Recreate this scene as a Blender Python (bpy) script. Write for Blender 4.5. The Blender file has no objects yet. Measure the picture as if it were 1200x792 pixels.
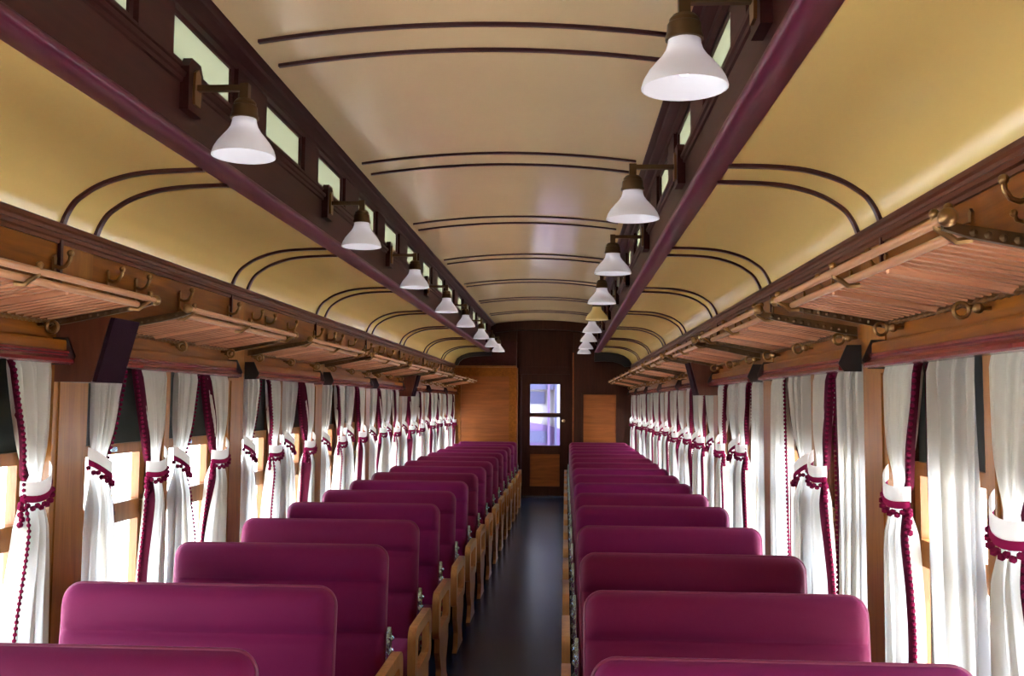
import bpy, math, random
from math import sin, cos, pi, sqrt
from mathutils import Matrix, Vector

random.seed(7)
scene = bpy.context.scene
col = scene.collection

# ------------------------------------------------------------------ camera
FPX, YAW, PIT, ROL = 1091.8, 0.05745, 0.06943, 0.00716
EYE = Vector((0.3494, 0.0, 1.455))
fw = Vector((-sin(YAW), cos(YAW), 0)); rt = Vector((cos(YAW), sin(YAW), 0)); up = Vector((0, 0, 1))
fw2 = fw * cos(PIT) + up * sin(PIT); up2 = up * cos(PIT) - fw * sin(PIT)
r3 = rt * cos(ROL) + up2 * sin(ROL); u3 = up2 * cos(ROL) - rt * sin(ROL)
cam = bpy.data.objects.new('camera', bpy.data.cameras.new('camera'))
cam.matrix_world = Matrix(((r3.x, u3.x, -fw2.x, EYE.x), (r3.y, u3.y, -fw2.y, EYE.y),
                           (r3.z, u3.z, -fw2.z, EYE.z), (0, 0, 0, 1)))
cam.data.sensor_fit = 'HORIZONTAL'; cam.data.sensor_width = 36.0
cam.data.lens = FPX / 1200 * 36
cam.data.clip_start = 0.05
col.objects.link(cam); scene.camera = cam

# ------------------------------------------------------------------ world: bright hazy white daylight all round
world = bpy.data.worlds.new('sky'); scene.world = world; world.use_nodes = True
bg = world.node_tree.nodes['Background']
bg.inputs[0].default_value = (0.82, 0.91, 1.0, 1); bg.inputs[1].default_value = 12.0
# high noon sun: the roof keeps it out, the pale ground outside throws it up on to the ceilings
sun = bpy.data.objects.new('sun', bpy.data.lights.new('sun', 'SUN')); col.objects.link(sun)
sun.data.energy = 70.0; sun.data.angle = math.radians(3); sun.data.color = (1.0, 0.97, 0.92)
sun.rotation_euler = (math.radians(8), math.radians(10), 0)

scene.view_settings.view_transform = 'Standard'; scene.view_settings.look = 'None'
scene.view_settings.gamma = 1.0; scene.view_settings.use_curve_mapping = False
scene.view_settings.exposure = 0.45
cy = scene.cycles
cy.use_denoising = True
cy.max_bounces = 14; cy.diffuse_bounces = 9; cy.glossy_bounces = 5; cy.transmission_bounces = 8; cy.transparent_max_bounces = 16
cy.sample_clamp_indirect = 20.0
cy.caustics_reflective = False; cy.caustics_refractive = False

# ------------------------------------------------------------------ materials
def new_mat(name):
    m = bpy.data.materials.new(name); m.use_nodes = True
    return m, m.node_tree.nodes, m.node_tree.links, m.node_tree.nodes['Principled BSDF']

def plain(name, c, rough=0.5, metal=0.0, spec=0.5, coat=0.0, sheen=0.0, noise=0.0, nscale=8.0, bump=0.0, bscale=60.0, vary=0.0):
    m, N, L, P = new_mat(name)
    P.inputs['Base Color'].default_value = (*c, 1); P.inputs['Roughness'].default_value = rough
    P.inputs['Metallic'].default_value = metal; P.inputs['Specular IOR Level'].default_value = spec
    P.inputs['Coat Weight'].default_value = coat; P.inputs['Coat Roughness'].default_value = 0.12
    P.inputs['Sheen Weight'].default_value = sheen; P.inputs['Sheen Tint'].default_value = (1.0, 0.25, 0.65, 1)
    tc = N.new('ShaderNodeTexCoord')
    if noise > 0:
        n = N.new('ShaderNodeTexNoise'); n.inputs['Scale'].default_value = nscale; n.inputs['Detail'].default_value = 6
        L.new(tc.outputs['Object'], n.inputs['Vector'])
        mx = N.new('ShaderNodeMix'); mx.data_type = 'RGBA'; mx.blend_type = 'MULTIPLY'
        mx.inputs['Factor'].default_value = noise
        mx.inputs['A'].default_value = (*c, 1)
        L.new(n.outputs['Fac'], mx.inputs['B']); L.new(mx.outputs['Result'], P.inputs['Base Color'])
    if vary > 0:
        oi = N.new('ShaderNodeObjectInfo'); hs = N.new('ShaderNodeHueSaturation')
        mr = N.new('ShaderNodeMapRange'); mr.inputs['To Min'].default_value = 1 - vary; mr.inputs['To Max'].default_value = 1 + vary
        L.new(oi.outputs['Random'], mr.inputs['Value']); L.new(mr.outputs['Result'], hs.inputs['Value'])
        mh = N.new('ShaderNodeMapRange'); mh.inputs['To Min'].default_value = 0.515; mh.inputs['To Max'].default_value = 0.478
        L.new(oi.outputs['Random'], mh.inputs['Value']); L.new(mh.outputs['Result'], hs.inputs['Hue'])
        src = P.inputs['Base Color'].links[0].from_socket if P.inputs['Base Color'].links else None
        if src: L.new(src, hs.inputs['Color'])
        else: hs.inputs['Color'].default_value = (*c, 1)
        L.new(hs.outputs['Color'], P.inputs['Base Color'])
    if bump > 0:
        n2 = N.new('ShaderNodeTexNoise'); n2.inputs['Scale'].default_value = bscale; n2.inputs['Detail'].default_value = 4
        L.new(tc.outputs['Object'], n2.inputs['Vector'])
        b = N.new('ShaderNodeBump'); b.inputs['Strength'].default_value = bump; b.inputs['Distance'].default_value = 0.01
        L.new(n2.outputs['Fac'], b.inputs['Height']); L.new(b.outputs['Normal'], P.inputs['Normal'])
    return m

def wood(name, c1, c2, axis='Z', rough=0.35, scale=9.0, coat=0.3, vary=0.0, spec=0.4):
    m, N, L, P = new_mat(name)
    tc = N.new('ShaderNodeTexCoord'); mp = N.new('ShaderNodeMapping')
    s = {'X': (0.08, 1, 1), 'Y': (1, 0.08, 1), 'Z': (1, 1, 0.08)}[axis]
    mp.inputs['Scale'].default_value = [k * scale for k in s]
    L.new(tc.outputs['Object'], mp.inputs['Vector'])
    n = N.new('ShaderNodeTexNoise'); n.inputs['Scale'].default_value = 3.0; n.inputs['Detail'].default_value = 8
    n.inputs['Roughness'].default_value = 0.62; n.inputs['Distortion'].default_value = 0.9
    L.new(mp.outputs['Vector'], n.inputs['Vector'])
    r = N.new('ShaderNodeValToRGB'); r.color_ramp.elements[0].position = 0.32; r.color_ramp.elements[1].position = 0.68
    r.color_ramp.elements[0].color = (*c1, 1); r.color_ramp.elements[1].color = (*c2, 1)
    L.new(n.outputs['Fac'], r.inputs['Fac'])
    out = r.outputs['Color']
    if vary > 0:
        oi = N.new('ShaderNodeObjectInfo'); hs = N.new('ShaderNodeHueSaturation')
        mr = N.new('ShaderNodeMapRange'); mr.inputs['To Min'].default_value = 1 - vary; mr.inputs['To Max'].default_value = 1 + vary
        L.new(oi.outputs['Random'], mr.inputs['Value']); L.new(mr.outputs['Result'], hs.inputs['Value'])
        L.new(out, hs.inputs['Color']); out = hs.outputs['Color']
    L.new(out, P.inputs['Base Color'])
    P.inputs['Roughness'].default_value = rough; P.inputs['Specular IOR Level'].default_value = spec
    P.inputs['Coat Weight'].default_value = coat; P.inputs['Coat Roughness'].default_value = 0.15
    return m

def cloth(name, c, trans, rough=0.9, weave=0.12, tc_=None):
    m, N, L, P = new_mat(name)
    out = N['Material Output']
    P.inputs['Base Color'].default_value = (*c, 1); P.inputs['Roughness'].default_value = rough
    P.inputs['Specular IOR Level'].default_value = 0.15
    t = N.new('ShaderNodeBsdfTranslucent'); t.inputs['Color'].default_value = (*(tc_ or c), 1)
    mx = N.new('ShaderNodeMixShader'); mx.inputs['Fac'].default_value = trans
    L.new(P.outputs[0], mx.inputs[1]); L.new(t.outputs[0], mx.inputs[2]); L.new(mx.outputs[0], out.inputs['Surface'])
    tc = N.new('ShaderNodeTexCoord'); w = N.new('ShaderNodeTexNoise'); w.inputs['Scale'].default_value = 220
    L.new(tc.outputs['Object'], w.inputs['Vector'])
    b = N.new('ShaderNodeBump'); b.inputs['Strength'].default_value = weave; b.inputs['Distance'].default_value = 0.003
    L.new(w.outputs['Fac'], b.inputs['Height']); L.new(b.outputs['Normal'], P.inputs['Normal'])
    return m

def glass(name, tint=(0.96, 0.98, 1.0)):
    m, N, L, P = new_mat(name)
    out = N['Material Output']; N.remove(P)
    t = N.new('ShaderNodeBsdfTransparent'); t.inputs['Color'].default_value = (*tint, 1)
    g = N.new('ShaderNodeBsdfGlossy'); g.inputs['Roughness'].default_value = 0.03
    lw = N.new('ShaderNodeLayerWeight'); lw.inputs['Blend'].default_value = 0.5
    pw = N.new('ShaderNodeMath'); pw.operation = 'POWER'; pw.inputs[1].default_value = 3.0
    L.new(lw.outputs['Facing'], pw.inputs[0])
    ml = N.new('ShaderNodeMath'); ml.operation = 'MULTIPLY_ADD'; ml.inputs[1].default_value = 0.8; ml.inputs[2].default_value = 0.03
    L.new(pw.outputs[0], ml.inputs[0])
    mx = N.new('ShaderNodeMixShader'); L.new(ml.outputs[0], mx.inputs['Fac'])
    L.new(t.outputs[0], mx.inputs[1]); L.new(g.outputs[0], mx.inputs[2]); L.new(mx.outputs[0], out.inputs['Surface'])
    return m

M = dict(
    deck=plain('cream_deck_paint', (0.75, 0.53, 0.18), 0.20, spec=0.75, noise=0.12, nscale=1.6, bump=0.05, bscale=5),
    centre=plain('cream_ceiling_gloss_paint', (0.75, 0.54, 0.30), 0.15, spec=0.7, noise=0.15, nscale=1.5, bump=0.05, bscale=3.0),  # same cream paint as the deck, its grey reflections mixed into the colour
    rib=plain('dark_maroon_rib_paint', (0.055, 0.012, 0.014), 0.35),
    frieze=wood('warm_frieze_wood', (0.13, 0.035, 0.0025), (0.26, 0.080, 0.006), 'Y', coat=0.1, spec=0.25),
    pillar=wood('pillar_wood', (0.21, 0.070, 0.009), (0.35, 0.130, 0.020), 'Z', coat=0.2, spec=0.3),
    cornice=wood('cornice_dark_wood', (0.065, 0.016, 0.006), (0.12, 0.032, 0.011), 'Y', rough=0.45, coat=0.0, spec=0.2),
    mahog=wood('dark_mahogany', (0.030, 0.007, 0.007), (0.050, 0.013, 0.011), 'Y', rough=0.4, coat=0.0, spec=0.14),
    trim=wood('plum_trim_wood', (0.070, 0.008, 0.022), (0.11, 0.014, 0.036), 'Y', rough=0.33, coat=0.0, spec=0.4),
    pelmet=plain('red_pelmet_varnish', (0.17, 0.020, 0.022), 0.26, spec=0.4, coat=0.35, noise=0.3, nscale=4),
    black=plain('black_paint_and_shade', (0.012, 0.010, 0.012), 0.5),
    sash=wood('orange_sash_wood', (0.19, 0.065, 0.014), (0.29, 0.11, 0.028), 'Z', coat=0.1, spec=0.3),
    rack=wood('rack_slat_wood', (0.56, 0.25, 0.14), (0.72, 0.37, 0.22), 'X', rough=0.25, coat=0.5, vary=0.12),
    rackrail=wood('rack_rail_wood', (0.40, 0.18, 0.08), (0.55, 0.27, 0.13), 'Y', rough=0.3),
    brass=plain('aged_brass', (0.34, 0.19, 0.075), 0.36, metal=0.9, noise=0.35, nscale=20),
    bronze=plain('dark_bronze', (0.16, 0.10, 0.05), 0.42, metal=0.85, noise=0.3, nscale=25),
    velvet=plain('plum_velvet', (0.155, 0.0040, 0.043), 0.7, spec=0.15, sheen=0.15, noise=0.35, nscale=3.5, bump=0.06, bscale=260, vary=0.16),
    piping=plain('plum_piping', (0.16, 0.008, 0.040), 0.5, sheen=0.15),
    armwood=wood('honey_arm_wood', (0.36, 0.15, 0.045), (0.55, 0.27, 0.09), 'Z', rough=0.3, coat=0.5),
    iron=plain('black_iron', (0.02, 0.02, 0.024), 0.45, metal=0.6),
    steel=plain('blued_cast_steel', (0.55, 0.78, 1.0), 0.18, metal=0.95, noise=0.6, nscale=45, bump=0.6, bscale=45),
    floor=plain('dark_blue_linoleum', (0.011, 0.017, 0.042), 0.24, spec=0.4, noise=0.5, nscale=5, bump=0.05, bscale=20),
    curtain=cloth('cream_curtain_cloth', (0.70, 0.62, 0.50), 0.46, tc_=(0.66, 0.69, 0.74)),
    tie=cloth('white_tieback_cloth', (0.85, 0.82, 0.78), 0.15),
    fringe=cloth('burgundy_fringe', (0.20, 0.006, 0.045), 0.3),
    border=cloth('dark_burgundy_border', (0.075, 0.004, 0.018), 0.06),
    blind=plain('dark_green_blind', (0.018, 0.026, 0.022), 0.6),
    opal=cloth('opal_white_glass', (0.90, 0.89, 0.92), 0.40, rough=0.2, weave=0.0),
    amber=cloth('amber_opal_glass', (0.80, 0.68, 0.38), 0.40, rough=0.2, weave=0.0),
    bulb=plain('lit_bulb_glass', (0.9, 0.9, 0.9), 0.3),
    pane=glass('window_glass'),
    frost=cloth('frosted_green_glass', (0.32, 0.335, 0.28), 0.5, rough=0.25, weave=0.0),
    panel=wood('end_panel_wood', (0.15, 0.040, 0.009), (0.27, 0.080, 0.018), 'X', rough=0.3, scale=6, coat=0.2, spec=0.3),
    darkpanel=wood('end_dark_wood', (0.028, 0.008, 0.004), (0.050, 0.015, 0.007), 'Z', rough=0.4, coat=0.0, spec=0.2),
    spkwood=wood('speaker_cabinet_wood', (0.09, 0.026, 0.013), (0.14, 0.042, 0.02), 'Z'),
    grille=plain('speaker_grille_cloth', (0.022, 0.008, 0.014), 0.9, spec=0.05, bump=0.4, bscale=300),
    ground=plain('pale_platform_concrete', (0.62, 0.62, 0.60), 0.9, noise=0.2, nscale=0.7),
    mauve=plain('mauve_coach_paint', (0.042, 0.028, 0.085), 0.35),
    slate=plain('slate_coach_paint', (0.018, 0.020, 0.055), 0.4),
    whitepaint=plain('white_coach_paint', (0.13, 0.125, 0.15), 0.5),
)

_p = M['bulb'].node_tree.nodes['Principled BSDF']
_p.inputs['Emission Color'].default_value = (0.95, 0.95, 1.0, 1); _p.inputs['Emission Strength'].default_value = 3.0

M['floor'].node_tree.nodes['Principled BSDF'].inputs['IOR'].default_value = 1.22

# ------------------------------------------------------------------ mesh helpers
class MB:
    def __init__(s, o=(0, 0, 0)): s.v = []; s.f = []; s.o = o
    def add(s, vs, fs):
        b = len(s.v); s.v += vs; s.f += [tuple(b + i for i in q) for q in fs]; return s
    def box(s, x0, x1, y0, y1, z0, z1):
        return s.add([(x, y, z) for x in (x0, x1) for y in (y0, y1) for z in (z0, z1)],
                     [(0, 1, 3, 2), (4, 6, 7, 5), (0, 4, 5, 1), (2, 3, 7, 6), (0, 2, 6, 4), (1, 5, 7, 3)])
    def prism(s, prof, a0, a1, axis='Y'):
        n = len(prof)
        def P(p, a): return (p[0], a, p[1]) if axis == 'Y' else ((a, p[0], p[1]) if axis == 'X' else (p[0], p[1], a))
        vs = [P(p, a0) for p in prof] + [P(p, a1) for p in prof]
        fs = [(i, (i + 1) % n, n + (i + 1) % n, n + i) for i in range(n)] + [tuple(range(n))[::-1], tuple(range(n, 2 * n))]
        return s.add(vs, fs)
    def tube(s, path, r, n=8, closed=False):
        path = [Vector(p) for p in path]; m = len(path); vs = []; fs = []
        prev = None
        for i, p in enumerate(path):
            a = path[(i - 1) % m] if (closed or i > 0) else p
            b = path[(i + 1) % m] if (closed or i < m - 1) else p
            t = (b - a).normalized()
            if prev is None:
                ref = Vector((0, 0, 1)) if abs(t.z) < 0.9 else Vector((1, 0, 0))
                n1 = t.cross(ref).normalized()
            else:
                n1 = (prev - t * prev.dot(t)).normalized()
            prev = n1; n2 = t.cross(n1)
            rr = r[i] if isinstance(r, (list, tuple)) else r
            for k in range(n):
                q = p + (n1 * cos(2 * pi * k / n) + n2 * sin(2 * pi * k / n)) * rr
                vs.append(tuple(q))
        for i in range(m if closed else m - 1):
            j = (i + 1) % m
            for k in range(n):
                fs.append((i * n + k, i * n + (k + 1) % n, j * n + (k + 1) % n, j * n + k))
        if not closed: fs += [tuple(range(n))[::-1], tuple((m - 1) * n + k for k in range(n))]
        return s.add(vs, fs)
    def lathe(s, prof, c, n=20, axis='Z'):
        vs = []; fs = []; m = len(prof)
        for (r, h) in prof:
            for k in range(n):
                a = 2 * pi * k / n
                if axis == 'Z': vs.append((c[0] + r * cos(a), c[1] + r * sin(a), c[2] + h))
                elif axis == 'X': vs.append((c[0] + h, c[1] + r * cos(a), c[2] + r * sin(a)))
                else: vs.append((c[0] + r * cos(a), c[1] + h, c[2] + r * sin(a)))
        for i in range(m - 1):
            for k in range(n):
                fs.append((i * n + k, i * n + (k + 1) % n, (i + 1) * n + (k + 1) % n, (i + 1) * n + k))
        return s.add(vs, fs)
    def ball(s, c, r, n=8, m=6, squash=1.0):
        return s.lathe([(r * sin(pi * i / m) + 1e-5, -r * squash * cos(pi * i / m)) for i in range(m + 1)], c, n)
    def ico(s, c, r):
        t = (1 + sqrt(5)) / 2; q = r / sqrt(1 + t * t)
        V = [(-1, t, 0), (1, t, 0), (-1, -t, 0), (1, -t, 0), (0, -1, t), (0, 1, t), (0, -1, -t), (0, 1, -t), (t, 0, -1), (t, 0, 1), (-t, 0, -1), (-t, 0, 1)]
        F = [(0, 11, 5), (0, 5, 1), (0, 1, 7), (0, 7, 10), (0, 10, 11), (1, 5, 9), (5, 11, 4), (11, 10, 2), (10, 7, 6), (7, 1, 8),
             (3, 9, 4), (3, 4, 2), (3, 2, 6), (3, 6, 8), (3, 8, 9), (4, 9, 5), (2, 4, 11), (6, 2, 10), (8, 6, 7), (9, 8, 1)]
        return s.add([(c[0] + x * q, c[1] + y * q, c[2] + z * q) for x, y, z in V], F)
    def grid(s, fn, nu, nv):
        vs = [fn(i / nu, j / nv) for j in range(nv + 1) for i in range(nu + 1)]
        fs = [(j * (nu + 1) + i, j * (nu + 1) + i + 1, (j + 1) * (nu + 1) + i + 1, (j + 1) * (nu + 1) + i) for j in range(nv) for i in range(nu)]
        return s.add(vs, fs)
    def mesh(s, name, mat, smooth=False, ang=0.7):
        me = bpy.data.meshes.new(name)
        ox, oy, oz = s.o
        me.from_pydata([(x - ox, y - oy, z - oz) for x, y, z in s.v], [], s.f)
        import bmesh
        bm = bmesh.new(); bm.from_mesh(me); bmesh.ops.recalc_face_normals(bm, faces=bm.faces); bm.to_mesh(me); bm.free()
        if smooth:
            me.polygons.foreach_set('use_smooth', [True] * len(me.polygons))
            me.set_sharp_from_angle(angle=ang)
        me.materials.append(M[mat] if isinstance(mat, str) else mat)
        return me

def obj(name, me, parent=None, loc=(0, 0, 0), rot=(0, 0, 0)):
    o = bpy.data.objects.new(name, me); col.objects.link(o)
    o.location = loc; o.rotation_euler = rot
    if parent is not None: o.parent = parent
    return o

def empty(name, loc, rz=0.0):
    o = bpy.data.objects.new(name, None); col.objects.link(o); o.empty_display_size = 0.1
    o.location = loc; o.rotation_euler = (0, 0, rz); return o

def tag(o, label=None, cat=None, group=None, kind=None):
    if label: o['label'] = label
    if cat: o['category'] = cat
    if group: o['group'] = group
    if kind: o['kind'] = kind
    return o

def copy_tree(o, parent=None):
    c = o.copy(); col.objects.link(c); c.parent = parent
    for ch in list(o.children): copy_tree(ch, c)
    return c

ORD = ['nearest', 'second', 'third', 'fourth', 'fifth', 'sixth', 'seventh', 'eighth', 'ninth', 'tenth', 'eleventh', 'twelfth',
       'thirteenth', 'fourteenth', 'fifteenth', 'sixteenth']
SIDE = {-1: 'left', 1: 'right'}

# ------------------------------------------------------------------ dimensions
W = 1.38                     # half width at the window posts
S = 1.635                    # bay length
P0, PW = 3.066, 0.229        # first post in view starts here; post width
YB, YE = P0 - 4 * S, 14.63   # rear and front ends of the saloon
ZS, ZH = 0.50, 1.58          # window sill and head
ZC0, ZC1 = 1.994, 2.052      # cornice
posts = [P0 + k * S for k in range(-4, 8)]

# ================================================================== the setting
fl = obj('floor', MB().box(-W - 0.08, W + 0.08, YB, YE + 0.6, -0.06, 0.0).mesh('floor', 'floor'))
tag(fl, 'dark blue glossy linoleum floor of the aisle', kind='structure')
gr = obj('ground', MB().box(-60, 60, -60, 80, -1.3, -1.2).mesh('ground', 'ground'))
tag(gr, 'pale ground outside the carriage windows', kind='structure')

for s in (-1, 1):
    sd = SIDE[s]
    m = MB()
    m.box(s * (W + 0.012), s * (W + 0.125), YB, YE, 0.0, ZS)                 # below the sills
    m.box(s * (W + 0.012), s * (W + 0.125), YB, YE, ZH + 0.02, ZC1 + 0.02)          # above the heads
    wl = obj('wall_' + sd, m.mesh('wall', 'frieze'))
    tag(wl, f'warm wooden window wall on the {sd} of the aisle', kind='structure')
    pm = MB().box(s * W, s * (W + 0.12), 0, PW, 0, ZC0).box(s * (W - 0.006), s * W, 0.03, PW - 0.03, ZS + 0.1, ZH - 0.02).mesh('post', 'pillar')
    for y in posts:
        if y + PW < YE: obj('window_post', pm, wl, (0, y, 0))
    mm = MB().box(s * (W + 0.022), s * (W + 0.12), 0, 0.09, ZS, ZH + 0.02).box(s * (W + 0.010), s * (W + 0.022), 0.02, 0.07, ZS, ZH + 0.02).mesh('mullion', 'pillar')
    for y in posts[:-1]: obj('mullion', mm, wl, (0, y + PW + 0.66, 0))
    fm = MB().box(s * (W + 0.004), s * (W + 0.012), PW + 0.004, S - 0.004, 1.60, ZC0).mesh('frieze_panel', 'frieze')
    for y in posts[:-1]: obj('frieze_panel', fm, wl, (0, y, 0))
    lm = MB().box(s * (W - 0.012), s * (W + 0.0), -0.012, 0.004, 1.76, ZC0 + 0.03).mesh('fillet', 'rib')
    for y in posts[2:]: obj('fillet', lm, wl, (0, y, 0))
    sm = MB().prism([(s * (W + 0.12), ZS), (s * (W - 0.03), ZS), (s * (W - 0.035), ZS + 0.012), (s * (W - 0.03), ZS + 0.025), (s * (W + 0.12), ZS + 0.025)], PW, S).mesh('sill', 'pillar')
    for y in posts[:-1]: obj('window_sill', sm, wl, (0, y, 0))
    # cornice
    m = MB().prism([(s * x, z) for x, z in ((W + 0.01, ZC0 - 0.008), (W - 0.006, ZC0 - 0.008), (W - 0.008, ZC0 + 0.004), (W - 0.017, ZC0 + 0.008),
             (W - 0.019, ZC0 + 0.020), (W - 0.013, ZC0 + 0.026), (W - 0.016, ZC0 + 0.036), (W - 0.024, ZC0 + 0.042), (W - 0.024, ZC0 + 0.056), (W - 0.012, ZC1 + 0.004), (W + 0.01, ZC1 + 0.004))], YB, YE)
    tag(obj('trim_' + ('1' if s < 0 else '2'), m.mesh('cornice', 'cornice')), f'dark moulded wooden cornice along the {sd} wall', kind='structure')
    # baseboard
    m = MB().box(s * (W - 0.01), s * (W + 0.012), YB, YE, 0.0, 0.12)
    tag(obj('baseboard_' + sd, m.mesh('baseboard', 'cornice')), f'dark wooden skirting board along the {sd} wall', kind='structure')

    # deck ceiling with its ribs
    base = [(1.384, 2.03), (1.380, 2.05), (1.362, 2.095), (1.335, 2.136), (1.300, 2.164), (1.26, 2.189), (1.21, 2.210), (1.15, 2.227), (1.095, 2.236), (1.04, 2.241), (0.965, 2.2445), (0.885, 2.246)]
    fine = []
    for i in range(len(base) - 1):
        p0, p1, p2, p3 = base[max(0, i - 1)], base[i], base[i + 1], base[min(len(base) - 1, i + 2)]
        for t in (0, 1 / 3, 2 / 3):
            fine.append(tuple(0.5 * (2 * b_ + (c_ - a_) * t + (2 * a_ - 5 * b_ + 4 * c_ - d_) * t * t + (3 * b_ - a_ - 3 * c_ + d_) * t ** 3) for a_, b_, c_, d_ in zip(p0, p1, p2, p3)))
    base = fine + [base[-1]]
    prof = [(s * x, z) for x, z in base] + [(s * x, z + 0.03) for x, z in base[::-1]]
    prof[-1] = (s * 1.42, 2.03); prof[-2] = (s * 1.42, 2.05); prof[-3] = (s * 1.42, 2.07)
    dk = obj('ceiling_' + sd, MB().prism(prof, YB, YE).mesh('deck', 'deck', True, 0.6))
    tag(dk, f'curved cream lower ceiling on the {sd} side', kind='structure')
    pr = base[3:]
    inner = []
    for x, z in pr:
        k_ = min(1.0, max(0.0, (z - 2.05) / 0.17))
        inner.append((s * (x - 0.011 * (1 - k_) - 0.002), z - 0.011 * k_ - 0.001))
    outer = [(s * (x + 0.004), z + 0.004) for x, z in pr]
    rm = MB().prism(inner + outer[::-1], -0.0115, 0.0115).mesh('rib', 'rib', True, 0.6)
    for y in posts[2:]:
        for dy in (0, PW):
            if y + dy < YE - 0.02: obj('rib', rm, dk, (0, y + dy, 0))

    # clerestory wall
    cl = obj('wall_clerestory_' + sd, MB().box(s * 0.83, s * 0.87, YB, YE, 2.245, 2.485).mesh('clerestory', 'mahog'))
    tag(cl, f'dark mahogany clerestory wall with small windows on the {sd}', kind='structure')
    obj('head_rail', MB().box(s * 0.83, s * 0.87, YB, YE, 2.648, 2.76).mesh('head', 'mahog'), cl)
    obj('deck_moulding', MB().prism([(s * x, z) for x, z in ((0.892, 2.252), (0.892, 2.243), (0.85, 2.235), (0.815, 2.238), (0.803, 2.245), (0.80, 2.256), (0.806, 2.268), (0.83, 2.275), (0.84, 2.26))], YB, YE).mesh('deckm', 'trim', True, 0.9), cl)
    obj('sill_moulding', MB().prism([(s * x, z) for x, z in ((0.832, 2.425), (0.822, 2.428), (0.82, 2.440), (0.812, 2.444), (0.810, 2.456), (0.82, 2.462), (0.832, 2.464))], YB, YE).mesh('sillm', 'mahog'), cl)
    obj('sill_moulding', MB().prism([(s * x, z) for x, z in ((0.832, 2.474), (0.823, 2.477), (0.823, 2.487), (0.85, 2.492))], YB, YE).mesh('sillm2', 'mahog'), cl)
    obj('crown_moulding', MB().prism([(s * x, z) for x, z in ((0.832, 2.640), (0.815, 2.644), (0.81, 2.656), (0.79, 2.660), (0.775, 2.668), (0.770, 2.678), (0.75, 2.680), (0.737, 2.688), (0.733, 2.698), (0.742, 2.715), (0.832, 2.715))], YB, YE).mesh('crown', 'mahog', True, 0.5), cl)
    pa, pb = 0.34, 0.88; qa, qb = 1.11, 1.655
    c0 = P0 + PW / 2
    edges = []
    for k in range(-4, 7):
        yk = c0 + k * S
        for a, b in ((pa, pb), (qa, qb)): edges.append((yk + a, yk + b))
    edges = [e for e in edges if e[1] < YE - 0.05 and e[0] > YB + 0.05]
    last = YB
    for (a, b) in edges:
        obj('clerestory_post', MB().box(s * 0.822, s * 0.87, last, a, 2.48, 2.655).mesh('post', 'mahog'), cl); last = b
    obj('clerestory_post', MB().box(s * 0.822, s * 0.87, last, YE, 2.48, 2.655).mesh('post', 'mahog'), cl)
    a, b = edges[3]; d = b - a
    fme = MB()
    for (y0, y1, z0, z1) in ((0, 0.03, 2.485, 2.648), (d - 0.03, d, 2.485, 2.648), (0.03, d - 0.03, 2.485, 2.505), (0.03, d - 0.03, 2.630, 2.648)): fme.box(s * 0.838, s * 0.858, y0, y1, z0, z1)
    fme = fme.mesh('sash', 'mahog')
    pme = MB().box(s * 0.846, s * 0.850, 0.028, d - 0.028, 2.503, 2.632).mesh('pane', 'frost')
    for (a, b) in edges:
        if b < 1.2: pass
        f_ = obj('clerestory_sash', fme, cl, (0, a, 0)); obj('pane', pme, f_)
    # outer roof strip above the deck and behind, so the sky only enters by the glass
cen = MB()
N = 28
pr = [(-0.76 + 1.52 * i / N, 2.74 - 0.1 * (-0.76 + 1.52 * i / N) ** 2) for i in range(N + 1)]
ce = obj('ceiling', MB().prism(pr + [(0.87, 2.76), (0.87, 2.80), (-0.87, 2.80), (-0.87, 2.76)], YB, YE + 0.55).mesh('ceiling', 'centre', True, 0.5))
tag(ce, 'glossy cream arched upper ceiling between the clerestories', kind='structure')
rm = MB().prism([(x, z - 0.011) for x, z in pr[1:-1]] + [(x, z + 0.003) for x, z in pr[1:-1][::-1]], -0.009, 0.009).mesh('rib', 'rib', True, 0.5)
for y in posts[2:]:
    for dy in (0, PW):
        if y + dy < YE - 0.02: obj('rib', rm, ce, (0, y + dy, 0))

# rear wall behind the camera
tag(obj('wall_rear', MB().box(-W - 0.1, W + 0.1, YB - 0.06, YB, 0, 2.8).mesh('rear', 'panel')), 'wooden end wall behind the viewer', kind='structure')

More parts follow.
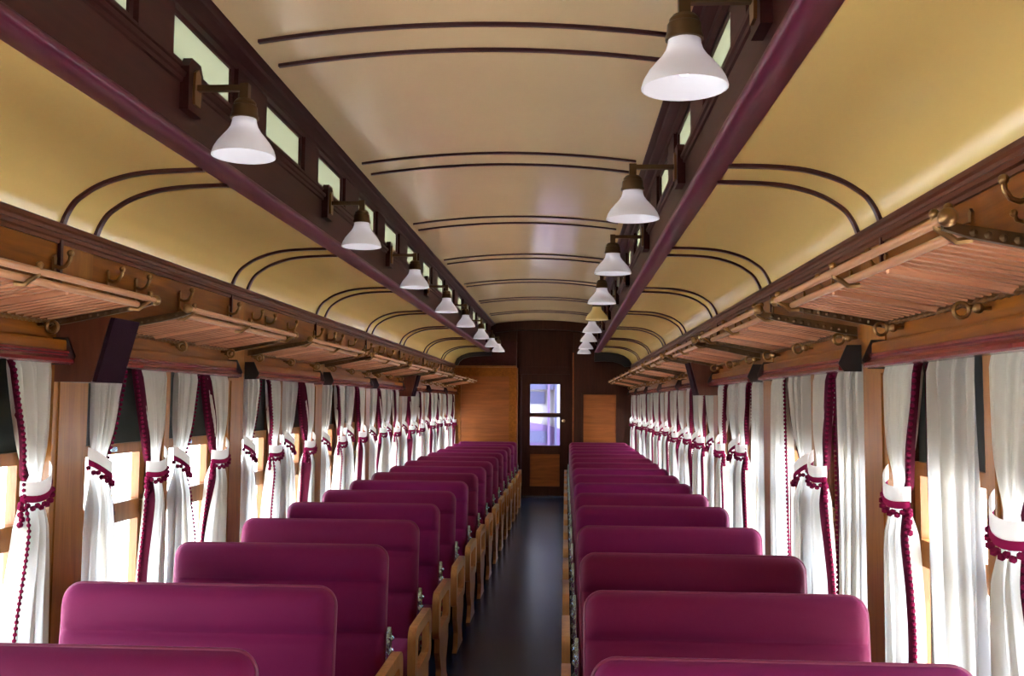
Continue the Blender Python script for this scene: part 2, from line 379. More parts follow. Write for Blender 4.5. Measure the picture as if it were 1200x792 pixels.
# ------------------------------------------------------------------ windows
def make_window():
    o = (-W, 0, ZS)
    r = empty('window_1', (0, 0, 0))
    L2 = 0.66 / 2
    def part(name, mb, mat, parent=r, smooth=False):
        mb.o = o; return obj(name, mb.mesh(name, mat, smooth), parent)
    x0, x1 = -W - 0.110, -W - 0.075
    fr = MB()
    fr.box(x0 - 0.01, -W - 0.056, -L2, -L2 + 0.022, ZS + 0.02, ZH).box(x0 - 0.01, -W - 0.056, L2 - 0.022, L2, ZS + 0.02, ZH)
    part('frame', fr, 'cornice')
    part('blind', MB().box(x0 + 0.016, x0 + 0.020, -L2 + 0.02, L2 - 0.02, 1.268, ZH + 0.03), 'blind')
    for y0, y1 in ((-L2 + 0.022, -L2 + 0.068), (L2 - 0.068, L2 - 0.022)):
        part('stile', MB().box(x0, x1, y0, y1, ZS + 0.02, 1.28), 'sash')
    tr = part('sash_rail', MB().box(x0, x1 + 0.004, -L2 + 0.068, L2 - 0.068, 1.238, 1.28), 'sash')
    part('catch', MB().box(x1 + 0.004, x1 + 0.016, -0.03, 0.03, 1.25, 1.268), 'steel', tr)
    mr = part('sash_rail', MB().box(x0, x1 + 0.004, -L2 + 0.068, L2 - 0.068, 0.962, 1.042), 'sash')
    part('finger_slot', MB().box(x1 + 0.003, x1 + 0.006, -0.05, 0.05, 0.996, 1.010), 'black', mr)
    for q in (-1, 1):
        part('latch', MB().box(x1, x1 + 0.016, q * (L2 - 0.058) - 0.012, q * (L2 - 0.058) + 0.012, 0.985, 1.035).ball((x1 + 0.02, q * (L2 - 0.058), 1.03), 0.011), 'brass')
    part('sash_rail', MB().box(x0, x1, -L2 + 0.068, L2 - 0.068, ZS + 0.02, ZS + 0.07), 'sash')
    part('pane', MB().box(x0 + 0.012, x0 + 0.016, -L2 + 0.066, L2 - 0.066, 1.040, 1.240), 'pane')
    part('pane', MB().box(x0 + 0.012, x0 + 0.016, -L2 + 0.066, L2 - 0.066, ZS + 0.068, 0.964), 'pane')
    return r
wproto = make_window(); wn = 0
for s in (-1, 1):
    for bi, y in enumerate(posts[:-1]):
        for h in (0, 1):
            yc = y + PW + 0.33 + h * 0.745
            r = wproto if wn == 0 else copy_tree(wproto)
            wn += 1; r.name = f'window_{wn}'
            r.location = (s * W, yc, ZS); r.rotation_euler = (0, 0, 0 if s < 0 else pi)
            where = 'behind the viewer' if bi < 3 else f'in the {ORD[bi - 3]} bay from the viewer'
            tag(r, f'wooden sash window with dark blind, {"first" if h == 0 else "second"} {where}, {SIDE[s]} wall', kind='structure')

# ------------------------------------------------------------------ front end of the saloon
E0 = 14.45
wf = obj('wall_front', MB().box(-0.43, -0.36, YE, YE + 0.06, 0, 2.74).box(0.45, 0.5, YE, YE + 0.06, 0, 2.74).box(-0.36, 0.45, YE, YE + 0.06, 1.90, 2.74).mesh('front', 'darkpanel'))
tag(wf, 'dark wooden bulkhead around the end door', kind='structure')
obj('lintel', MB().box(-0.40, 0.47, YE - 0.03, YE, 1.905, 1.95).mesh('lintel', 'darkpanel'), wf)
obj('jamb', MB().box(-0.365, -0.335, YE - 0.02, YE, 0, 1.905).mesh('jamb', 'darkpanel'), wf)
obj('jamb', MB().box(0.425, 0.455, YE - 0.02, YE, 0, 1.905).mesh('jamb', 'darkpanel'), wf)
obj('transom_panel', MB().box(-0.30, 0.40, YE - 0.012, YE, 2.02, 2.30).mesh('transom', 'darkpanel'), wf)
obj('arched_beam', MB().prism([(x, 2.745 - 0.1 * x * x) for x in [-0.74 + 1.48 * i / 16 for i in range(17)]] + [(x, 2.60 - 0.1 * x * x) for x in [0.74 - 1.48 * i / 16 for i in range(17)]], YE - 0.16, YE - 0.05).mesh('beam', 'darkpanel'), wf)
deck_end = [(1.37, 2.05), (1.335, 2.136), (1.26, 2.189), (1.15, 2.227), (1.04, 2.241), (0.90, 2.246)]
# left compartment front: taller, lighter, with a ledge and a framed panel
lp = obj('wall_compartment_left', MB().prism([(-1.385, 0), (-0.41, 0), (-0.41, 2.42), (-0.835, 2.42), (-0.835, 2.24), (-0.9, 2.24)] + [(-x, z) for x, z in deck_end[::-1]] + [(-1.385, 2.03)], E0, YE + 0.05).mesh('lcomp', 'panel'))
tag(lp, 'polished wooden compartment front left of the end door', kind='structure')
for (x0, x1, z0, z1) in ((-1.38, -1.27, 0.3, 2.0), (-0.52, -0.41, 0.3, 2.0), (-1.27, -0.52, 1.86, 2.0), (-1.27, -0.52, 0.3, 0.86)):
    obj('panel_frame', MB().box(x0, x1, E0 - 0.014, E0, z0, z1).mesh('pframe', 'frieze'), lp)
obj('upper_panel', MB().prism([(-1.36, 2.03), (-1.30, 2.12), (-1.24, 2.16), (-1.1, 2.20), (-0.84, 2.21), (-0.80, 2.24), (-0.80, 2.42), (-0.41, 2.42), (-0.41, 2.03)], E0 - 0.006, E0).mesh('uppanel', 'mahog'), lp)
obj('ledge', MB().prism([(E0, 2.0), (E0 - 0.04, 2.0), (E0 - 0.045, 2.012), (E0 - 0.03, 2.03), (E0, 2.03)], -1.37, -0.41, 'X').mesh('ledge', 'sash'), lp)
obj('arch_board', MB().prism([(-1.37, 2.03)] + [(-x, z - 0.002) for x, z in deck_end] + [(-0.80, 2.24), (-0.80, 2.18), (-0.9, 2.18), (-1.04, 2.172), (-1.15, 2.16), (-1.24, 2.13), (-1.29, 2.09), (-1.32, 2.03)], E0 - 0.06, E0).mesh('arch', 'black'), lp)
obj('corner_post', MB().box(-0.43, -0.39, E0 - 0.012, YE, 0, 2.0).mesh('cpost', 'panel'), lp)
# right compartment front
rp = obj('wall_compartment_right', MB().prism([(0.476, 0), (1.385, 0), (1.385, 2.03)] + [(x, z) for x, z in deck_end] + [(0.80, 2.24), (0.476, 2.24)], E0 + 0.08, YE + 0.05).mesh('rcomp', 'darkpanel'))
tag(rp, 'dark wooden compartment front right of the end door', kind='structure')
obj('upper_board', MB().box(0.476, 0.85, E0 + 0.10, YE + 0.05, 2.24, 2.76).mesh('ub', 'darkpanel'), rp)
obj('upper_board', MB().box(-0.85, -0.41, E0 + 0.10, YE + 0.05, 2.42, 2.76).mesh('ub', 'darkpanel'), lp)
obj('inset_panel', MB().box(0.63, 1.135, E0 + 0.068, E0 + 0.08, 0.35, 1.59).mesh('inset', 'panel'), rp)
for (x0, x1, z0, z1) in ((0.60, 0.63, 0.32, 1.62), (1.135, 1.165, 0.32, 1.62), (0.63, 1.135, 1.59, 1.62), (0.63, 1.135, 0.32, 0.35)):
    obj('panel_moulding', MB().box(x0, x1, E0 + 0.055, E0 + 0.08, z0, z1).mesh('pm', 'darkpanel'), rp)
obj('corner_post', MB().box(0.462, 0.482, E0 + 0.07, YE, 0, 2.24).mesh('cpost', 'steel' if False else 'panel'), rp)
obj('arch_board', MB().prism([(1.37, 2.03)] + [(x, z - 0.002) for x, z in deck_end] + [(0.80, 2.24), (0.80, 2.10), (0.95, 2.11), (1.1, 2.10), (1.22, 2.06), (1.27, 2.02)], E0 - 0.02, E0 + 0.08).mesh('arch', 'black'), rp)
# door
dr = empty('door_1', (0.045, YE, 0)); tag(dr, 'dark wooden end door with two glass panes at the end of the aisle', kind='structure')
def dp(name, x0, x1, z0, z1, mat, d=(0.005, 0.045), parent=dr):
    m = MB((0.045, YE, 0)).box(x0, x1, YE + d[0], YE + d[1], z0, z1); return obj(name, m.mesh(name, mat), parent)
dp('stile', -0.335, -0.20, 0.0, 1.90, 'darkpanel'); dp('stile', 0.265, 0.425, 0.0, 1.90, 'darkpanel')
dp('rail', -0.20, 0.265, 1.75, 1.90, 'darkpanel'); dp('rail', -0.20, 0.265, 1.235, 1.30, 'darkpanel')
dp('rail', -0.20, 0.265, 0.66, 0.795, 'darkpanel'); dp('rail', -0.20, 0.265, 0.0, 0.16, 'darkpanel')
dp('door_panel', -0.20, 0.265, 0.16, 0.66, 'panel', (0.018, 0.035))
dp('pane', -0.20, 0.265, 1.30, 1.75, 'pane', (0.022, 0.027)); dp('pane', -0.20, 0.265, 0.795, 1.235, 'pane', (0.022, 0.027))
kb = MB((0.045, YE, 0)).ball((0.325, YE - 0.045, 1.18), 0.026).lathe([(0.012, -0.03), (0.012, 0.005), (0.03, 0.006)], (0.325, YE, 1.18), 10, 'Y')
obj('door_knob', kb.mesh('knob', 'brass', True), dr)
tag(obj('trim_3', MB().box(-0.36, 0.45, YE - 0.05, YE + 0.02, 0.0, 0.022).mesh('threshold', 'steel')), 'bright metal threshold strip under the end door', kind='structure')
# neighbouring coach seen through the door glass
nc = empty('railway_coach', (0, 17.0, -1.2)); tag(nc, 'mauve railway coach seen through the end door glass', 'coach')
def ncp(name, mb, mat): mb.o = (0, 17.0, -1.2); return obj(name, mb.mesh(name, mat, True, 0.6), nc)
ncp('body', MB().box(-1.4, 1.4, 17.0, 20.0, -0.9, 2.7), 'whitepaint')
ncp('lower_panel', MB().prism([(-1.4, -0.9), (1.4, -0.9), (1.4, 0.90), (0.30, 0.98), (0.05, 1.05), (-0.25, 1.10), (-0.7, 1.12), (-1.4, 1.13)], 16.97, 17.0), 'mauve')
ncp('waist_band', MB().box(-1.4, 0.02, 16.95, 16.97, 0.74, 0.95), 'slate')
ncp('end_window', MB().box(-0.55, -0.02, 16.97, 17.0, 1.44, 1.66), 'slate')
ncp('hood', MB().box(-0.8, 0.2, 16.93, 17.0, 1.70, 1.80), 'slate')
ncp('post', MB().box(0.03, 0.07, 16.90, 16.97, -0.5, 2.6), 'mauve'); ncp('post', MB().box(0.16, 0.20, 16.90, 16.97, -0.5, 2.6), 'slate')

# ================================================================== seats
SBH, SBT = 0.535, 0.042          # back height, half thickness
def make_bench(width, s):
    """local frame: back top at y = 0, seat towards -y, x = 0 at the middle of the back; the aisle is at +x for s = -1."""
    a = -s
    r = empty('coach_bench', (0, 0, 0)); hw = width / 2; rc = 0.055
    tilt = 0.10
    zb = 0.355
    def surf(side):
        def fn(u, v):
            z = v * SBH
            ed = 1.0
            w_ = hw
            if z > SBH - rc: w_ = hw - rc + sqrt(max(0, rc * rc - (z - (SBH - rc)) ** 2))
            uu = 2 * u - 1
            uu = math.copysign(1 - (1 - abs(uu)) ** 1.7, uu)
            x = uu * w_
            dx = max(0, w_ - abs(x)); dz = min(SBH - z, z + 0.02)
            def rnd(d, R): return 1.0 if d >= R else sqrt(max(0.0, 1 - (1 - d / R) ** 2))
            t = SBT * min(rnd(dx, 0.035), rnd(dz, 0.035))
            for cz in (SBH - 0.135, SBH - 0.325): t -= 0.020 * math.exp(-((z - cz) / 0.015) ** 2) * rnd(dx, 0.05)
            t += 0.010 * math.exp(-((z - (SBH - 0.065)) / 0.05) ** 2) * rnd(dx, 0.06) * rnd(dz, 0.04)
            t = max(t, 0.004)
            return (x, side * t + (z - SBH) * tilt, zb + z)
        return fn
    vs = [0, .02, .05, .1, .2, .3, .36, .375, .385, .39, .4, .41, .44, .5, .6, .68, .71, .73, .742, .75, .76, .78, .82, .88, .92, .95, .965, .978, .988, .996, 1]
    m = MB()
    for side in (-1, 1):
        f = surf(side); nv = len(vs) - 1
        m.grid(lambda u, v: f(u, vs[round(v * nv)]), 28, nv)
    obj('backrest', m.mesh('backrest', 'velvet', True, 1.2), r)
    # piping round the back
    path = []
    for i in range(9): path.append((-hw, (i / 8 * (SBH - rc) - SBH) * tilt, zb + i / 8 * (SBH - rc)))
    for i in range(1, 9):
        t = pi - i / 8 * pi / 2; path.append((-hw + rc + rc * cos(t), (rc * sin(t) - rc) * tilt, zb + SBH - rc + rc * sin(t)))
    path += [(-x, y, z) for x, y, z in path[::-1]]
    obj('piping', MB().tube(path, 0.006, 6).mesh('piping', 'piping', True, 1.5), r)
    # cushion
    def cush(u, v):
        return None
    c0, c1, z0, z1 = -0.515, -0.075, 0.245, 0.372; R = 0.05
    prof = []
    for (cx, cz, a0) in ((c0 + R, z0 + R, pi), (c1 - R, z0 + R, 1.5 * pi), (c1 - R, z1 - R, 0), (c0 + R, z1 - R, 0.5 * pi)):
        for i in range(6): t = a0 + i / 5 * pi / 2; prof.append((cx + R * cos(t), cz + R * sin(t)))
    m = MB(); ns = len(prof); xs = [-hw, -hw + 0.006, -hw + 0.03, hw - 0.03, hw - 0.006, hw]; sc = [0.86, 0.95, 1, 1, 0.95, 0.86]
    my, mz = (c0 + c1) / 2, (z0 + z1) / 2
    vsx = [(x, my + (p[0] - my) * k, mz + (p[1] - mz) * k) for x, k in zip(xs, sc) for p in prof]
    fs = [(i * ns + j, i * ns + (j + 1) % ns, (i + 1) * ns + (j + 1) % ns, (i + 1) * ns + j) for i in range(5) for j in range(ns)] + [tuple(range(ns)), tuple(range(5 * ns, 6 * ns))]
    m.add(vsx, fs); obj('seat_cushion', m.mesh('cushion', 'velvet', True, 1.0), r)
    fr = MB().box(-hw + 0.01, hw - 0.01, -0.52, -0.48, 0.185, 0.25).box(-hw + 0.01, hw - 0.01, -0.13, -0.09, 0.185, 0.25)
    obj('seat_rail', fr.mesh('seatrail', 'iron'), r)
    # wall-side leg
    obj('leg', MB().prism([(-0.50, 0), (-0.11, 0), (-0.20, 0.19), (-0.42, 0.19)], -a * (hw - 0.02), -a * (hw - 0.05), 'X').mesh('leg', 'iron'), r)
    # aisle end frame in pale wood: arm loop over a solid foot
    xa = hw + 0.038; xb = xa + 0.034
    out = []; inn = []
    def rr(y0, y1, za, zc, R, n=5):
        pts = []
        for (cy_, cz, a0) in ((y1 - R, zc - R, 0), (y0 + R, zc - R, pi / 2), (y0 + R, za + R, pi), (y1 - R, za + R, 1.5 * pi)):
            for i in range(n): t = a0 + i / (n - 1) * pi / 2; pts.append((cy_ + R * cos(t), cz + R * sin(t)))
        return pts
    out = rr(-0.50, -0.03, 0.27, 0.505, 0.055); inn = rr(-0.43, -0.10, 0.315, 0.455, 0.03)
    n = len(out); m = MB()
    vv = [(a * xa, y, z) for y, z in out] + [(a * xb, y, z) for y, z in out] + [(a * xa, y, z) for y, z in inn] + [(a * xb, y, z) for y, z in inn]
    ff = []
    for i in range(n):
        j = (i + 1) % n
        ff += [(i, j, n + j, n + i), (2 * n + i, 2 * n + j, 3 * n + j, 3 * n + i), (i, j, 2 * n + j, 2 * n + i), (n + i, n + j, 3 * n + j, 3 * n + i)]
    m.add(vv, ff)
    obj('armrest', m.mesh('armrest', 'armwood', True, 0.8), r)
    foot = [(-0.44, 0.272), (-0.44, 0.20), (-0.37, 0.10), (-0.39, 0.03), (-0.43, 0.0), (-0.11, 0.0), (-0.15, 0.03), (-0.17, 0.10), (-0.09, 0.20), (-0.09, 0.272)]
    obj('end_panel', MB().prism(foot, a * (xa + 0.004), a * (xb - 0.003), 'X').mesh('endpanel', 'armwood'), r)
    # cast lever that swings the back over
    xl = hw + 0.016
    lv = [(-0.085, 0.31), (-0.055, 0.30), (-0.030, 0.40), (-0.010, 0.50), (-0.012, 0.57), (-0.030, 0.585), (-0.048, 0.56), (-0.055, 0.48), (-0.075, 0.40)]
    m = MB().prism(lv, a * (xl - 0.007), a * (xl + 0.007), 'X')
    for q, z in enumerate((0.36, 0.405, 0.45, 0.495, 0.54)): m.ball((a * (xl + 0.006), -0.062 + 0.012 * q * 0.9, z), 0.012, 8, 5)
    obj('back_lever', m.mesh('lever', 'steel', True, 0.6), r)
    return r

rowsL = [2.12, 2.85, 3.68, 4.45, 5.18, 5.93] + [5.93 + 0.757 * k for k in range(1, 11)]
rowsR = [2.12, 2.86, 3.57, 4.35, 5.20, 5.92] + [5.92 + 0.757 * k for k in range(1, 11)]
for s, rows, xc, wd in ((-1, rowsL, -0.769, 0.848), (1, rowsR, 0.825, 0.83)):
    proto = make_bench(wd, s)
    for i, y in enumerate(rows):
        r = proto if i == 0 else copy_tree(proto)
        r.location = (xc, y, 0.0)
        if i == 0: lab = f'plum velvet bench cut by the bottom edge, {SIDE[s]} of the aisle'
        elif i == len(rows) - 1: lab = f'plum velvet bench closest to the end wall, {SIDE[s]} of the aisle'
        else: lab = f'plum velvet bench, {ORD[i]} back from the viewer in the row {SIDE[s]} of the aisle'
        tag(r, lab, 'bench', 'plum benches in two rows along the aisle')

# ================================================================== luggage racks
def make_rack():
    o = (-W, 0, 1.70); r = empty('luggage_rack', (0, 0, 0)); L2 = 0.652
    def part(name, mb, mat, smooth=True, parent=r):
        mb.o = o; return obj(name, mb.mesh(name, mat, smooth, 0.7), parent)
    sl = MB(o)
    A = (-W + 0.018, 1.7235); B = (-W + 0.30, 1.771)
    sl.prism([(A[0], A[1] - 0.005), (B[0], B[1] - 0.005), (B[0], B[1] + 0.005), (A[0], A[1] + 0.005)], -0.0078, 0.0078)
    sm = sl.mesh('slat', 'rack')
    n = 29
    for i in range(n): obj('slat', sm, r, (0, -L2 + 0.03 + (2 * L2 - 0.06) * i / (n - 1), 0))
    for y in (-L2 / 3, L2 / 3):
        part('bearer', MB().prism([(A[0], A[1] - 0.017), (B[0], B[1] - 0.017), (B[0], B[1] - 0.005), (A[0], A[1] - 0.005)], y - 0.010, y + 0.010), 'rack', False)
    fr = part('front_rail', MB().tube([(-W + 0.305, -L2, 1.773), (-W + 0.305, L2, 1.773)], 0.0105, 10), 'rackrail')
    ur = part('guard_rail', MB().tube([(-W + 0.352, -L2 - 0.02, 1.790), (-W + 0.352, L2 + 0.02, 1.790)], 0.0098, 10), 'rackrail')
    for y in (-L2 - 0.03, L2 + 0.03): part('knob', MB().ball((-W + 0.352, y, 1.790), 0.018, 10, 8), 'brass', True, ur)
    for y in (-L2 + 0.02, -0.02, L2 - 0.02):
        part('rail_bracket', MB().tube([(-W + 0.29, y, 1.758), (-W + 0.318, y, 1.755), (-W + 0.335, y, 1.768), (-W + 0.352, y, 1.779), (-W + 0.356, y, 1.80)], 0.007, 6).ball((-W + 0.356, y, 1.806), 0.010), 'brass')
    part('wall_rail', MB().tube([(-W + 0.022, -L2 + 0.01 * i, 1.709 + (0.0025 if i % 2 else 0)) for i in range(int(2 * L2 / 0.01))], [0.0075 if i % 4 < 2 else 0.0055 for i in range(int(2 * L2 / 0.01))], 6), 'brass')
    for y in (-L2 - 0.005, L2 + 0.005):
        m = MB().prism([(-W + 0.005, 1.700), (-W + 0.05, 1.706), (-W + 0.30, 1.756), (-W + 0.352, 1.772), (-W + 0.352, 1.784), (-W + 0.30, 1.778), (-W + 0.005, 1.730)], y - 0.007, y + 0.007)
        for i in range(11): m.ball((-W + 0.04 + 0.026 * i, y, 1.716 + 0.0050 * i), 0.0105, 8, 6)
        part('end_bracket', m, 'bronze')
    for y in (-L2 + 0.06, 0.0, L2 - 0.06):
        m = MB()
        m.tube([(-W + 0.05 + 0.019 * cos(t), y, 1.692 + 0.019 * sin(t)) for t in [2 * pi * i / 14 for i in range(14)]], 0.0055, 6, True)
        m.tube([(-W + 0.0, y, 1.70), (-W + 0.034, y, 1.70)], 0.006, 6)
        part('scroll_bracket', m, 'brass')
        part('stud', MB().ball((-W + 0.03, y + 0.05, 1.692), 0.014, 8, 6).tube([(-W, y + 0.05, 1.692), (-W + 0.03, y + 0.05, 1.692)], 0.006, 6), 'brass')
    return r
rack = make_rack(); first = True
for s in (-1, 1):
    for k in range(-1, 7):
        y = P0 + k * S + (PW + S) / 2
        r = rack if first else copy_tree(rack); first = False
        r.location = (s * W, y, 1.70); r.rotation_euler = (0, 0, 0 if s < 0 else pi)
        i = k + 1
        nm = 'running out of the picture' if i == 0 else ('at the end wall' if i == 7 else f'{ORD[i]} from the viewer')
        tag(r, f'slatted wooden luggage rack with brass brackets, {nm}, {SIDE[s]} wall', 'luggage rack', 'luggage racks above the windows')

# ------------------------------------------------------------------ pelmets
def make_pelmet():
    o = (-W, 0, 1.575); r = empty('pelmet', (0, 0, 0)); L2 = 0.69
    up_ = [(0.030, 1.655), (0.046, 1.655), (0.049, 1.647), (0.049, 1.622), (0.030, 1.622)]
    lo = [(0.030, 1.622), (0.052, 1.622), (0.058, 1.618), (0.060, 1.611), (0.054, 1.607), (0.056, 1.602), (0.068, 1.598), (0.076, 1.590), (0.078, 1.580), (0.072, 1.575), (0.030, 1.575)]
    obj('board', MB(o).prism([(-W + x, z) for x, z in up_], -L2 + 0.006, L2 - 0.006).mesh('board', 'frieze'), r)
    obj('moulding', MB(o).prism([(-W + x, z) for x, z in lo], -L2 + 0.006, L2 - 0.006).mesh('moulding', 'pelmet'), r)
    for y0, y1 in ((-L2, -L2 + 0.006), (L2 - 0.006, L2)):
        obj('painted_shade_cap', MB(o).prism([(-W, 1.665), (-W + 0.05, 1.665), (-W + 0.080, 1.60), (-W + 0.060, 1.572), (-W, 1.572)], y0, y1).mesh('cap', 'black'), r)  # black colour stands in for the shade on the pelmet ends
    return r
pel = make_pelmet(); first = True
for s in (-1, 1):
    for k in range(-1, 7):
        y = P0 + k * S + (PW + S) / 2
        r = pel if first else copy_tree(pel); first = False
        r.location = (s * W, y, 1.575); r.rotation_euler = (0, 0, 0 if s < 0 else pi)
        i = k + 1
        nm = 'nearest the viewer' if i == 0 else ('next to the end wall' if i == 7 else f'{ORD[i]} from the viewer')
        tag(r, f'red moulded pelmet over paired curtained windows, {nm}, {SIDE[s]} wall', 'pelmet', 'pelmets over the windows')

# ------------------------------------------------------------------ coat hooks
def make_hook():
    o = (-W, 0, 1.86); r = empty('coat_hook', (0, 0, 0))
    x = -W
    obj('back_plate', MB(o).prism([(-0.010, 1.845), (0.010, 1.845), (0.013, 1.86), (0.008, 1.885), (0.008, 1.92), (0.011, 1.935), (0, 1.945), (-0.011, 1.935), (-0.008, 1.92), (-0.008, 1.885), (-0.013, 1.86)], x, x + 0.008, 'X').mesh('plate', 'brass'), r)
    up_ = [(x + 0.005, 0, 1.905), (x + 0.025, 0, 1.898), (x + 0.045, 0, 1.905), (x + 0.058, 0, 1.925), (x + 0.060, 0, 1.948)]
    obj('prong', MB(o).tube(up_, 0.007, 8).ball(up_[-1], 0.0125, 8, 6).mesh('prong', 'brass', True), r)
    lo = [(x + 0.005, 0, 1.868), (x + 0.020, 0, 1.852), (x + 0.034, 0, 1.856), (x + 0.040, 0, 1.872)]
    obj('prong', MB(o).tube(lo, 0.005, 8).ball(lo[-1], 0.009, 8, 6).mesh('prong', 'brass', True), r)
    return r
hook = make_hook(); first = True
PN = ['first', 'second', 'third', 'fourth', 'fifth', 'sixth', 'seventh', 'eighth']
for s in (-1, 1):
    for k in range(0, 7):
        for j, dy in enumerate((-0.15, 0.22, 0.45, 0.88)):
            y = P0 + PW / 2 + k * S + dy
            r = hook if first else copy_tree(hook); first = False
            r.location = (s * W, y, 1.86); r.rotation_euler = (0, 0, 0 if s < 0 else pi)
            nm = ('just before', 'just past', 'a hand past', 'midway past')[j]
            tag(r, f'brass coat hook {nm} the {PN[k]} post in view, {SIDE[s]} frieze above the rack', 'coat hook', 'coat hooks along the friezes')
for y, nm in ((2.40, 'tall'), (2.10, 'outermost')):
    r = copy_tree(hook); r.location = (W, y, 1.87); r.rotation_euler = (0, 0, pi)
    tag(r, f'{nm} brass coat hook above the nearest right luggage rack', 'coat hook', 'coat hooks along the friezes')

# ================================================================== curtains
def curtain_mesh(d, var, tied):
    """left-wall curtain; wall at x = 0, aisle +x; jamb at y = 0, curtain lies towards d * y; z from the floor."""
    rnd = random.Random(var * 31 + (5 if d > 0 else 0) + (100 if tied else 0))
    zt, zb, ztop = 1.205 + rnd.uniform(-0.02, 0.02), 0.53, 1.598
    wt = 0.258 + rnd.uniform(-0.02, 0.02); it = 0.128 + rnd.uniform(-0.015, 0.015); ot = 0.018
    ib = 0.175 + rnd.uniform(-0.03, 0.05)
    np_ = 5.0 if tied else 5.5; ph = rnd.uniform(0, 6); ph2 = rnd.uniform(0, 6)
    def sm(t): t = min(1, max(0, t)); return t * t * (3 - 2 * t)
    def edges(z):
        if not tied:
            t = (ztop - z) / (ztop - zb); return 0.0 + 0.01 * sin(4 * t + ph), wt + 0.015 * sin(3 * t + ph2) - 0.01 * t
        if z >= zt:
            t = (ztop - z) / (ztop - zt); return ot * t ** 2.2, wt + (it - wt) * t ** 1.1
        q = (zt - z) / (zt - zb); return ot * (1 - sm(q * 2.2)) - 0.01 * sm(q), it + (ib - it) * sm(q * 1.3) + 0.006 * sin(7 * q + ph)
    def pt(u, z, off=0.0):
        a, b = edges(z)
        y = a + (b - a) * u
        lap = 1.9 if z < zt else 1.35                   # folds lie over one another
        y += lap * (b - a) / (2 * pi * np_) * sin(2 * pi * np_ * u + 2 * ph + 1.6 + 0.6 * sin(2.2 * z + ph2)) * min(1, 6 * u, 6 * (1 - u))
        y = max(y, a - 0.008)
        if tied:
            q = math.exp(-((z - zt) / 0.09) ** 2)
            amp = 0.019 * (1 - 0.78 * q) + 0.008 * min(1, max(0, (zt - 0.05 - z) / 0.1))
            bulge = 0.010 * q * (1 - (2 * u - 1) ** 2)
        else:
            q = 0; amp = 0.019 + 0.006 * (ztop - z); bulge = 0
        fade = min(1, (ztop - z) / 0.05 + 0.3)
        w = 1.2 * (1 - 2 * abs(sin(pi * np_ * u + ph)) ** 0.8) * -1 + 0.45 * sin(2 * pi * (np_ * 0.53) * u + ph2 + 1.2 * z) + 0.25 * sin(2 * pi * np_ * 2.1 * u + 2 * z)
        x = -0.010 + amp * w * fade + bulge + off
        x = max(-0.052, x)
        return (x, d * y, z)
    zs = [ztop + (zb - ztop) * j / 44 for j in range(45)]
    c = MB().grid(lambda u, v: pt(u, zs[round(v * 44)]), 84, 44)
    bw = 0.016
    def bf(u, v):
        z = zs[round(v * 44)]; a, b = edges(z)
        dep = 0.020 if (tied and z > zt) else 0.006
        if u > 0.5:                                     # return of the border, turned towards the glass
            x, y, z = pt(1.0, z, 0.0035); return (max(-0.070, x - dep * (u - 0.5) * 2), y + d * 0.002, z)
        uu = 1 - (bw if (z > zt or not tied) else 0.006) / (b - a) * (1 - 2 * u)
        return pt(uu, z, 0.0035)
    b = MB().grid(bf, 4, 44)
    p = MB(); n = 58
    for i in range(n):
        z = ztop - 0.03 - (ztop - zb - 0.03) * i / (n - 1)
        x, y, z = pt(1.0, z, 0.004); p.ico((x, y + d * 0.007, z - 0.003), 0.0078)
    res = [c.mesh('cloth', 'curtain', True, 2.5), b.mesh('border', 'border', True, 2.5), p.mesh('pompoms', 'fringe')]
    if tied:
        def rb(u, h):
            y = -0.012 + (it + 0.034) * u; x = -0.030 + 0.072 * sin(pi * (u * 0.91 + 0.06)) ** 0.5
            z = zt + 0.040 - 0.062 * sin(u * pi * 0.62) + h
            return (x, d * y, z)
        t = MB().grid(lambda u, v: rb(u, 0.024 - 0.048 * v), 14, 3)
        f = MB().grid(lambda u, v: tuple(Vector(rb(u, -0.020 - 0.022 * v)) + Vector((0.003, 0, 0))), 14, 2)
        q = MB()
        for i in range(14):
            x, y, z = rb(i / 13, -0.048); q.ico((x + 0.004, y, z - 0.004 - 0.008 * (i % 2)), 0.0105)
        for i in range(5):
            x, y, z = rb(1.0, -0.05 - 0.016 * i); q.ico((x + 0.006, y - d * 0.01 * (i % 2), z), 0.0115)
        res += [t.mesh('tieback', 'tie', True, 2.5), f.mesh('tieband', 'fringe', True, 2.5), q.mesh('tassels', 'fringe')]
    return res
CM = {}
def curtain(s, y, dirY, tied, var, label):
    d = dirY if s < 0 else -dirY
    key = (d, var, tied)
    if key not in CM: CM[key] = curtain_mesh(d, var, tied)
    me = CM[key]
    r = empty('curtain', (s * W, y, 0.0), 0 if s < 0 else pi)
    obj('cloth', me[0], r); b = obj('border', me[1], r); tag(obj('pompoms', me[2], b), kind='stuff')
    if tied:
        t = obj('tieback', me[3], r); obj('tie_trim', me[4], t); tag(obj('tassels', me[5], t), kind='stuff')
    tag(r, label, 'curtain', 'cream curtains at the windows')
WPOS = ('against the nearer post', 'on the near side of the mullion', 'on the far side of the mullion', 'against the farther post')
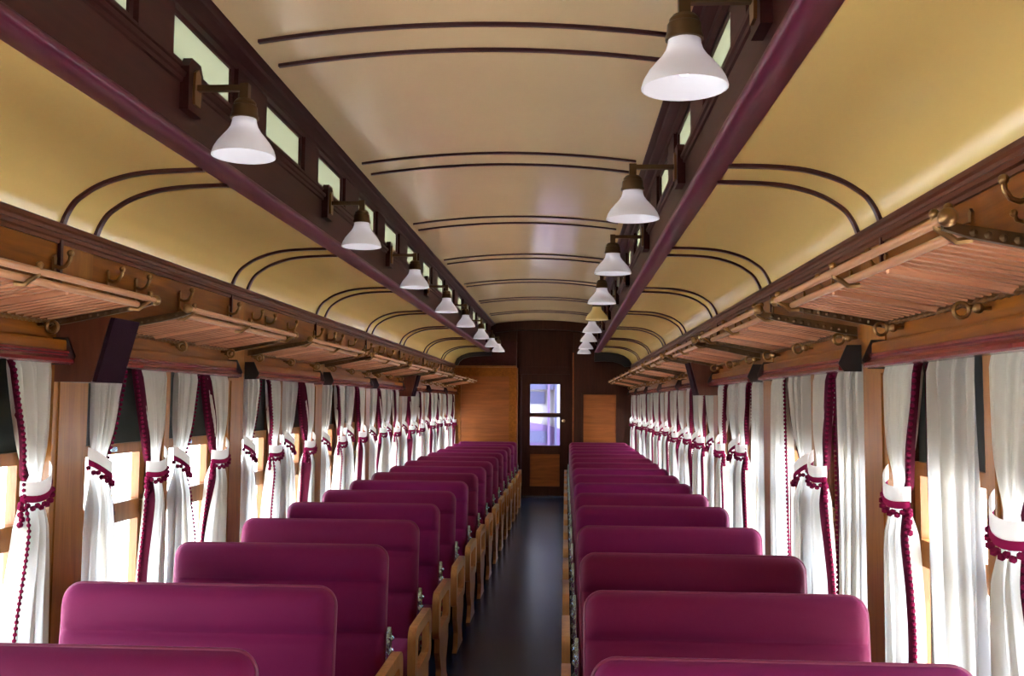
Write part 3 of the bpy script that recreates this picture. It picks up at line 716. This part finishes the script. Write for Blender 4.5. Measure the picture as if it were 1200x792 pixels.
for s in (-1, 1):
    for k in range(-1, 7):
        y0 = P0 + k * S + PW; ya = y0 + 0.66; yb = y0 + 0.75; y1 = P0 + (k + 1) * S
        spots = [(y0 + 0.024, 1), (ya - 0.014, -1), (yb + 0.014, 1), (y1 - 0.024, -1)]
        for j, (y, d) in enumerate(spots):
            if s < 0 and k == -1 and j < 3: continue       # out of the frame
            if s > 0 and k == -1 and j < 1: continue
            tied = not ((s, k, j) in ((1, -1, 2), (1, 0, 3), (1, 0, 0), (1, 1, 0)))
            i = k + 1
            bay = 'cut by the picture edge' if (i == 0 and s < 0) else f'in the {ORD[i]} {SIDE[s]} bay'
            if i == 7: bay = f'in the last {SIDE[s]} bay'
            lab = f'cream {"tied" if tied else "loose"} curtain {bay}, {WPOS[j]}'
            curtain(s, y, d, tied, (k * 4 + j) % 5, lab)

# ================================================================== loudspeakers
def make_speaker():
    o = (-W, 0, 1.515); r = empty('loudspeaker', (0, 0, 0)); x = -W - 0.0
    prof = [(x, 1.515), (x + 0.130, 1.515), (x + 0.187, 1.735), (x, 1.735)]
    obj('cabinet', MB(o).prism(prof, -0.095, 0.095).mesh('cabinet', 'spkwood'), r)
    prof = [(x + 0.131, 1.516), (x + 0.146, 1.514), (x + 0.203, 1.733), (x + 0.188, 1.734)]
    obj('grille', MB(o).prism(prof, -0.092, 0.092).mesh('grille', 'grille'), r)
    return r
sp = make_speaker()
sp.location = (-W, P0 + 0.095, 1.515); tag(sp, 'dark wedge loudspeaker under the rack at the nearest left post', 'loudspeaker', 'loudspeakers on the posts')
r = copy_tree(sp); r.location = (-W, P0 + 4 * S + 0.10, 1.515); tag(r, 'small dark loudspeaker far down the left wall', 'loudspeaker', 'loudspeakers on the posts')
r = copy_tree(sp); r.location = (W, P0 + 2 * S + 0.10, 1.515); r.rotation_euler = (0, 0, pi); tag(r, 'dark loudspeaker halfway down the right wall under the rack', 'loudspeaker', 'loudspeakers on the posts')

# ================================================================== clerestory lamps
def make_lamp(mat='opal'):
    """wall at x = 0 facing +x, shade rim at z = 0."""
    r = empty('wall_lamp', (0, 0, 0)); L = 0.185
    obj('back_board', MB().prism([(-0.055, 0.135), (0.055, 0.135), (0.055, 0.27), (0.035, 0.30), (-0.035, 0.30), (-0.055, 0.27)], 0.0, 0.028, 'X').mesh('backboard', 'mahog'), r)
    obj('wall_plate', MB().prism([(-0.022, 0.16), (0.022, 0.16), (0.026, 0.2), (0.02, 0.26), (0, 0.275), (-0.02, 0.26), (-0.026, 0.2)], 0.028, 0.036, 'X').mesh('plate', 'brass'), r)
    obj('arm', MB().box(0.034, L + 0.006, -0.010, 0.010, 0.206, 0.224).box(L - 0.013, L + 0.013, -0.013, 0.013, 0.172, 0.228).mesh('arm', 'bronze'), r)
    obj('socket', MB().lathe([(0.001, 0.182), (0.026, 0.178), (0.034, 0.168), (0.034, 0.160), (0.038, 0.156), (0.040, 0.132), (0.043, 0.126), (0.043, 0.118), (0.030, 0.116)], (L, 0, 0), 18).mesh('socket', 'bronze', True, 0.6), r)
    pr = [(0.036, 0.122), (0.038, 0.106), (0.042, 0.092), (0.052, 0.076), (0.067, 0.058), (0.081, 0.040), (0.091, 0.022), (0.096, 0.006), (0.097, 0.0)]
    m = MB().lathe(pr + [(r_ - 0.003, h) for r_, h in pr[::-1]], (L, 0, 0), 28)
    obj('shade', m.mesh('shade', mat, True, 1.2), r)
    obj('bulb', MB().ball((L, 0, 0.062), 0.026, 12, 8, 1.2).mesh('bulb', 'bulb', True), r)
    return r
LY = [2.78, 4.45, 6.06, 7.72, 9.22, 10.95, 12.55, 13.75]
RY = [2.20, 3.79, 5.40, 7.04, 8.42, 9.93, 11.4, 12.95, 14.2]
RX = [0.615, 0.60, 0.595, 0.60, 0.61, 0.61, 0.612, 0.62, 0.62]
lamp = make_lamp(); first = True
for s, ys in ((-1, LY), (1, RY)):
    for i, y in enumerate(ys):
        if s > 0 and i == 4: r = make_lamp('amber')
        else: r = lamp if first else copy_tree(lamp); first = False
        r.location = (s * 0.83, y, 2.208); r.rotation_euler = (0, 0, 0 if s < 0 else pi)
        nm = 'largest and nearest' if i == 0 else ('last, by the end wall' if i == len(ys) - 1 else f'{ORD[i]} from the viewer')
        lab = f'white bell shaded lamp on the {SIDE[s]} clerestory, {nm}'
        if s > 0 and i == 4: lab = 'amber bell shaded lamp on the right clerestory, the only yellow one'
        tag(r, lab, 'lamp', 'bell shaded lamps on the clerestories')
        # on the right the brackets reach a little further in
        if s > 0: r.scale = (1.12 if RX[i] < 0.605 else 1.07, 1, 1)
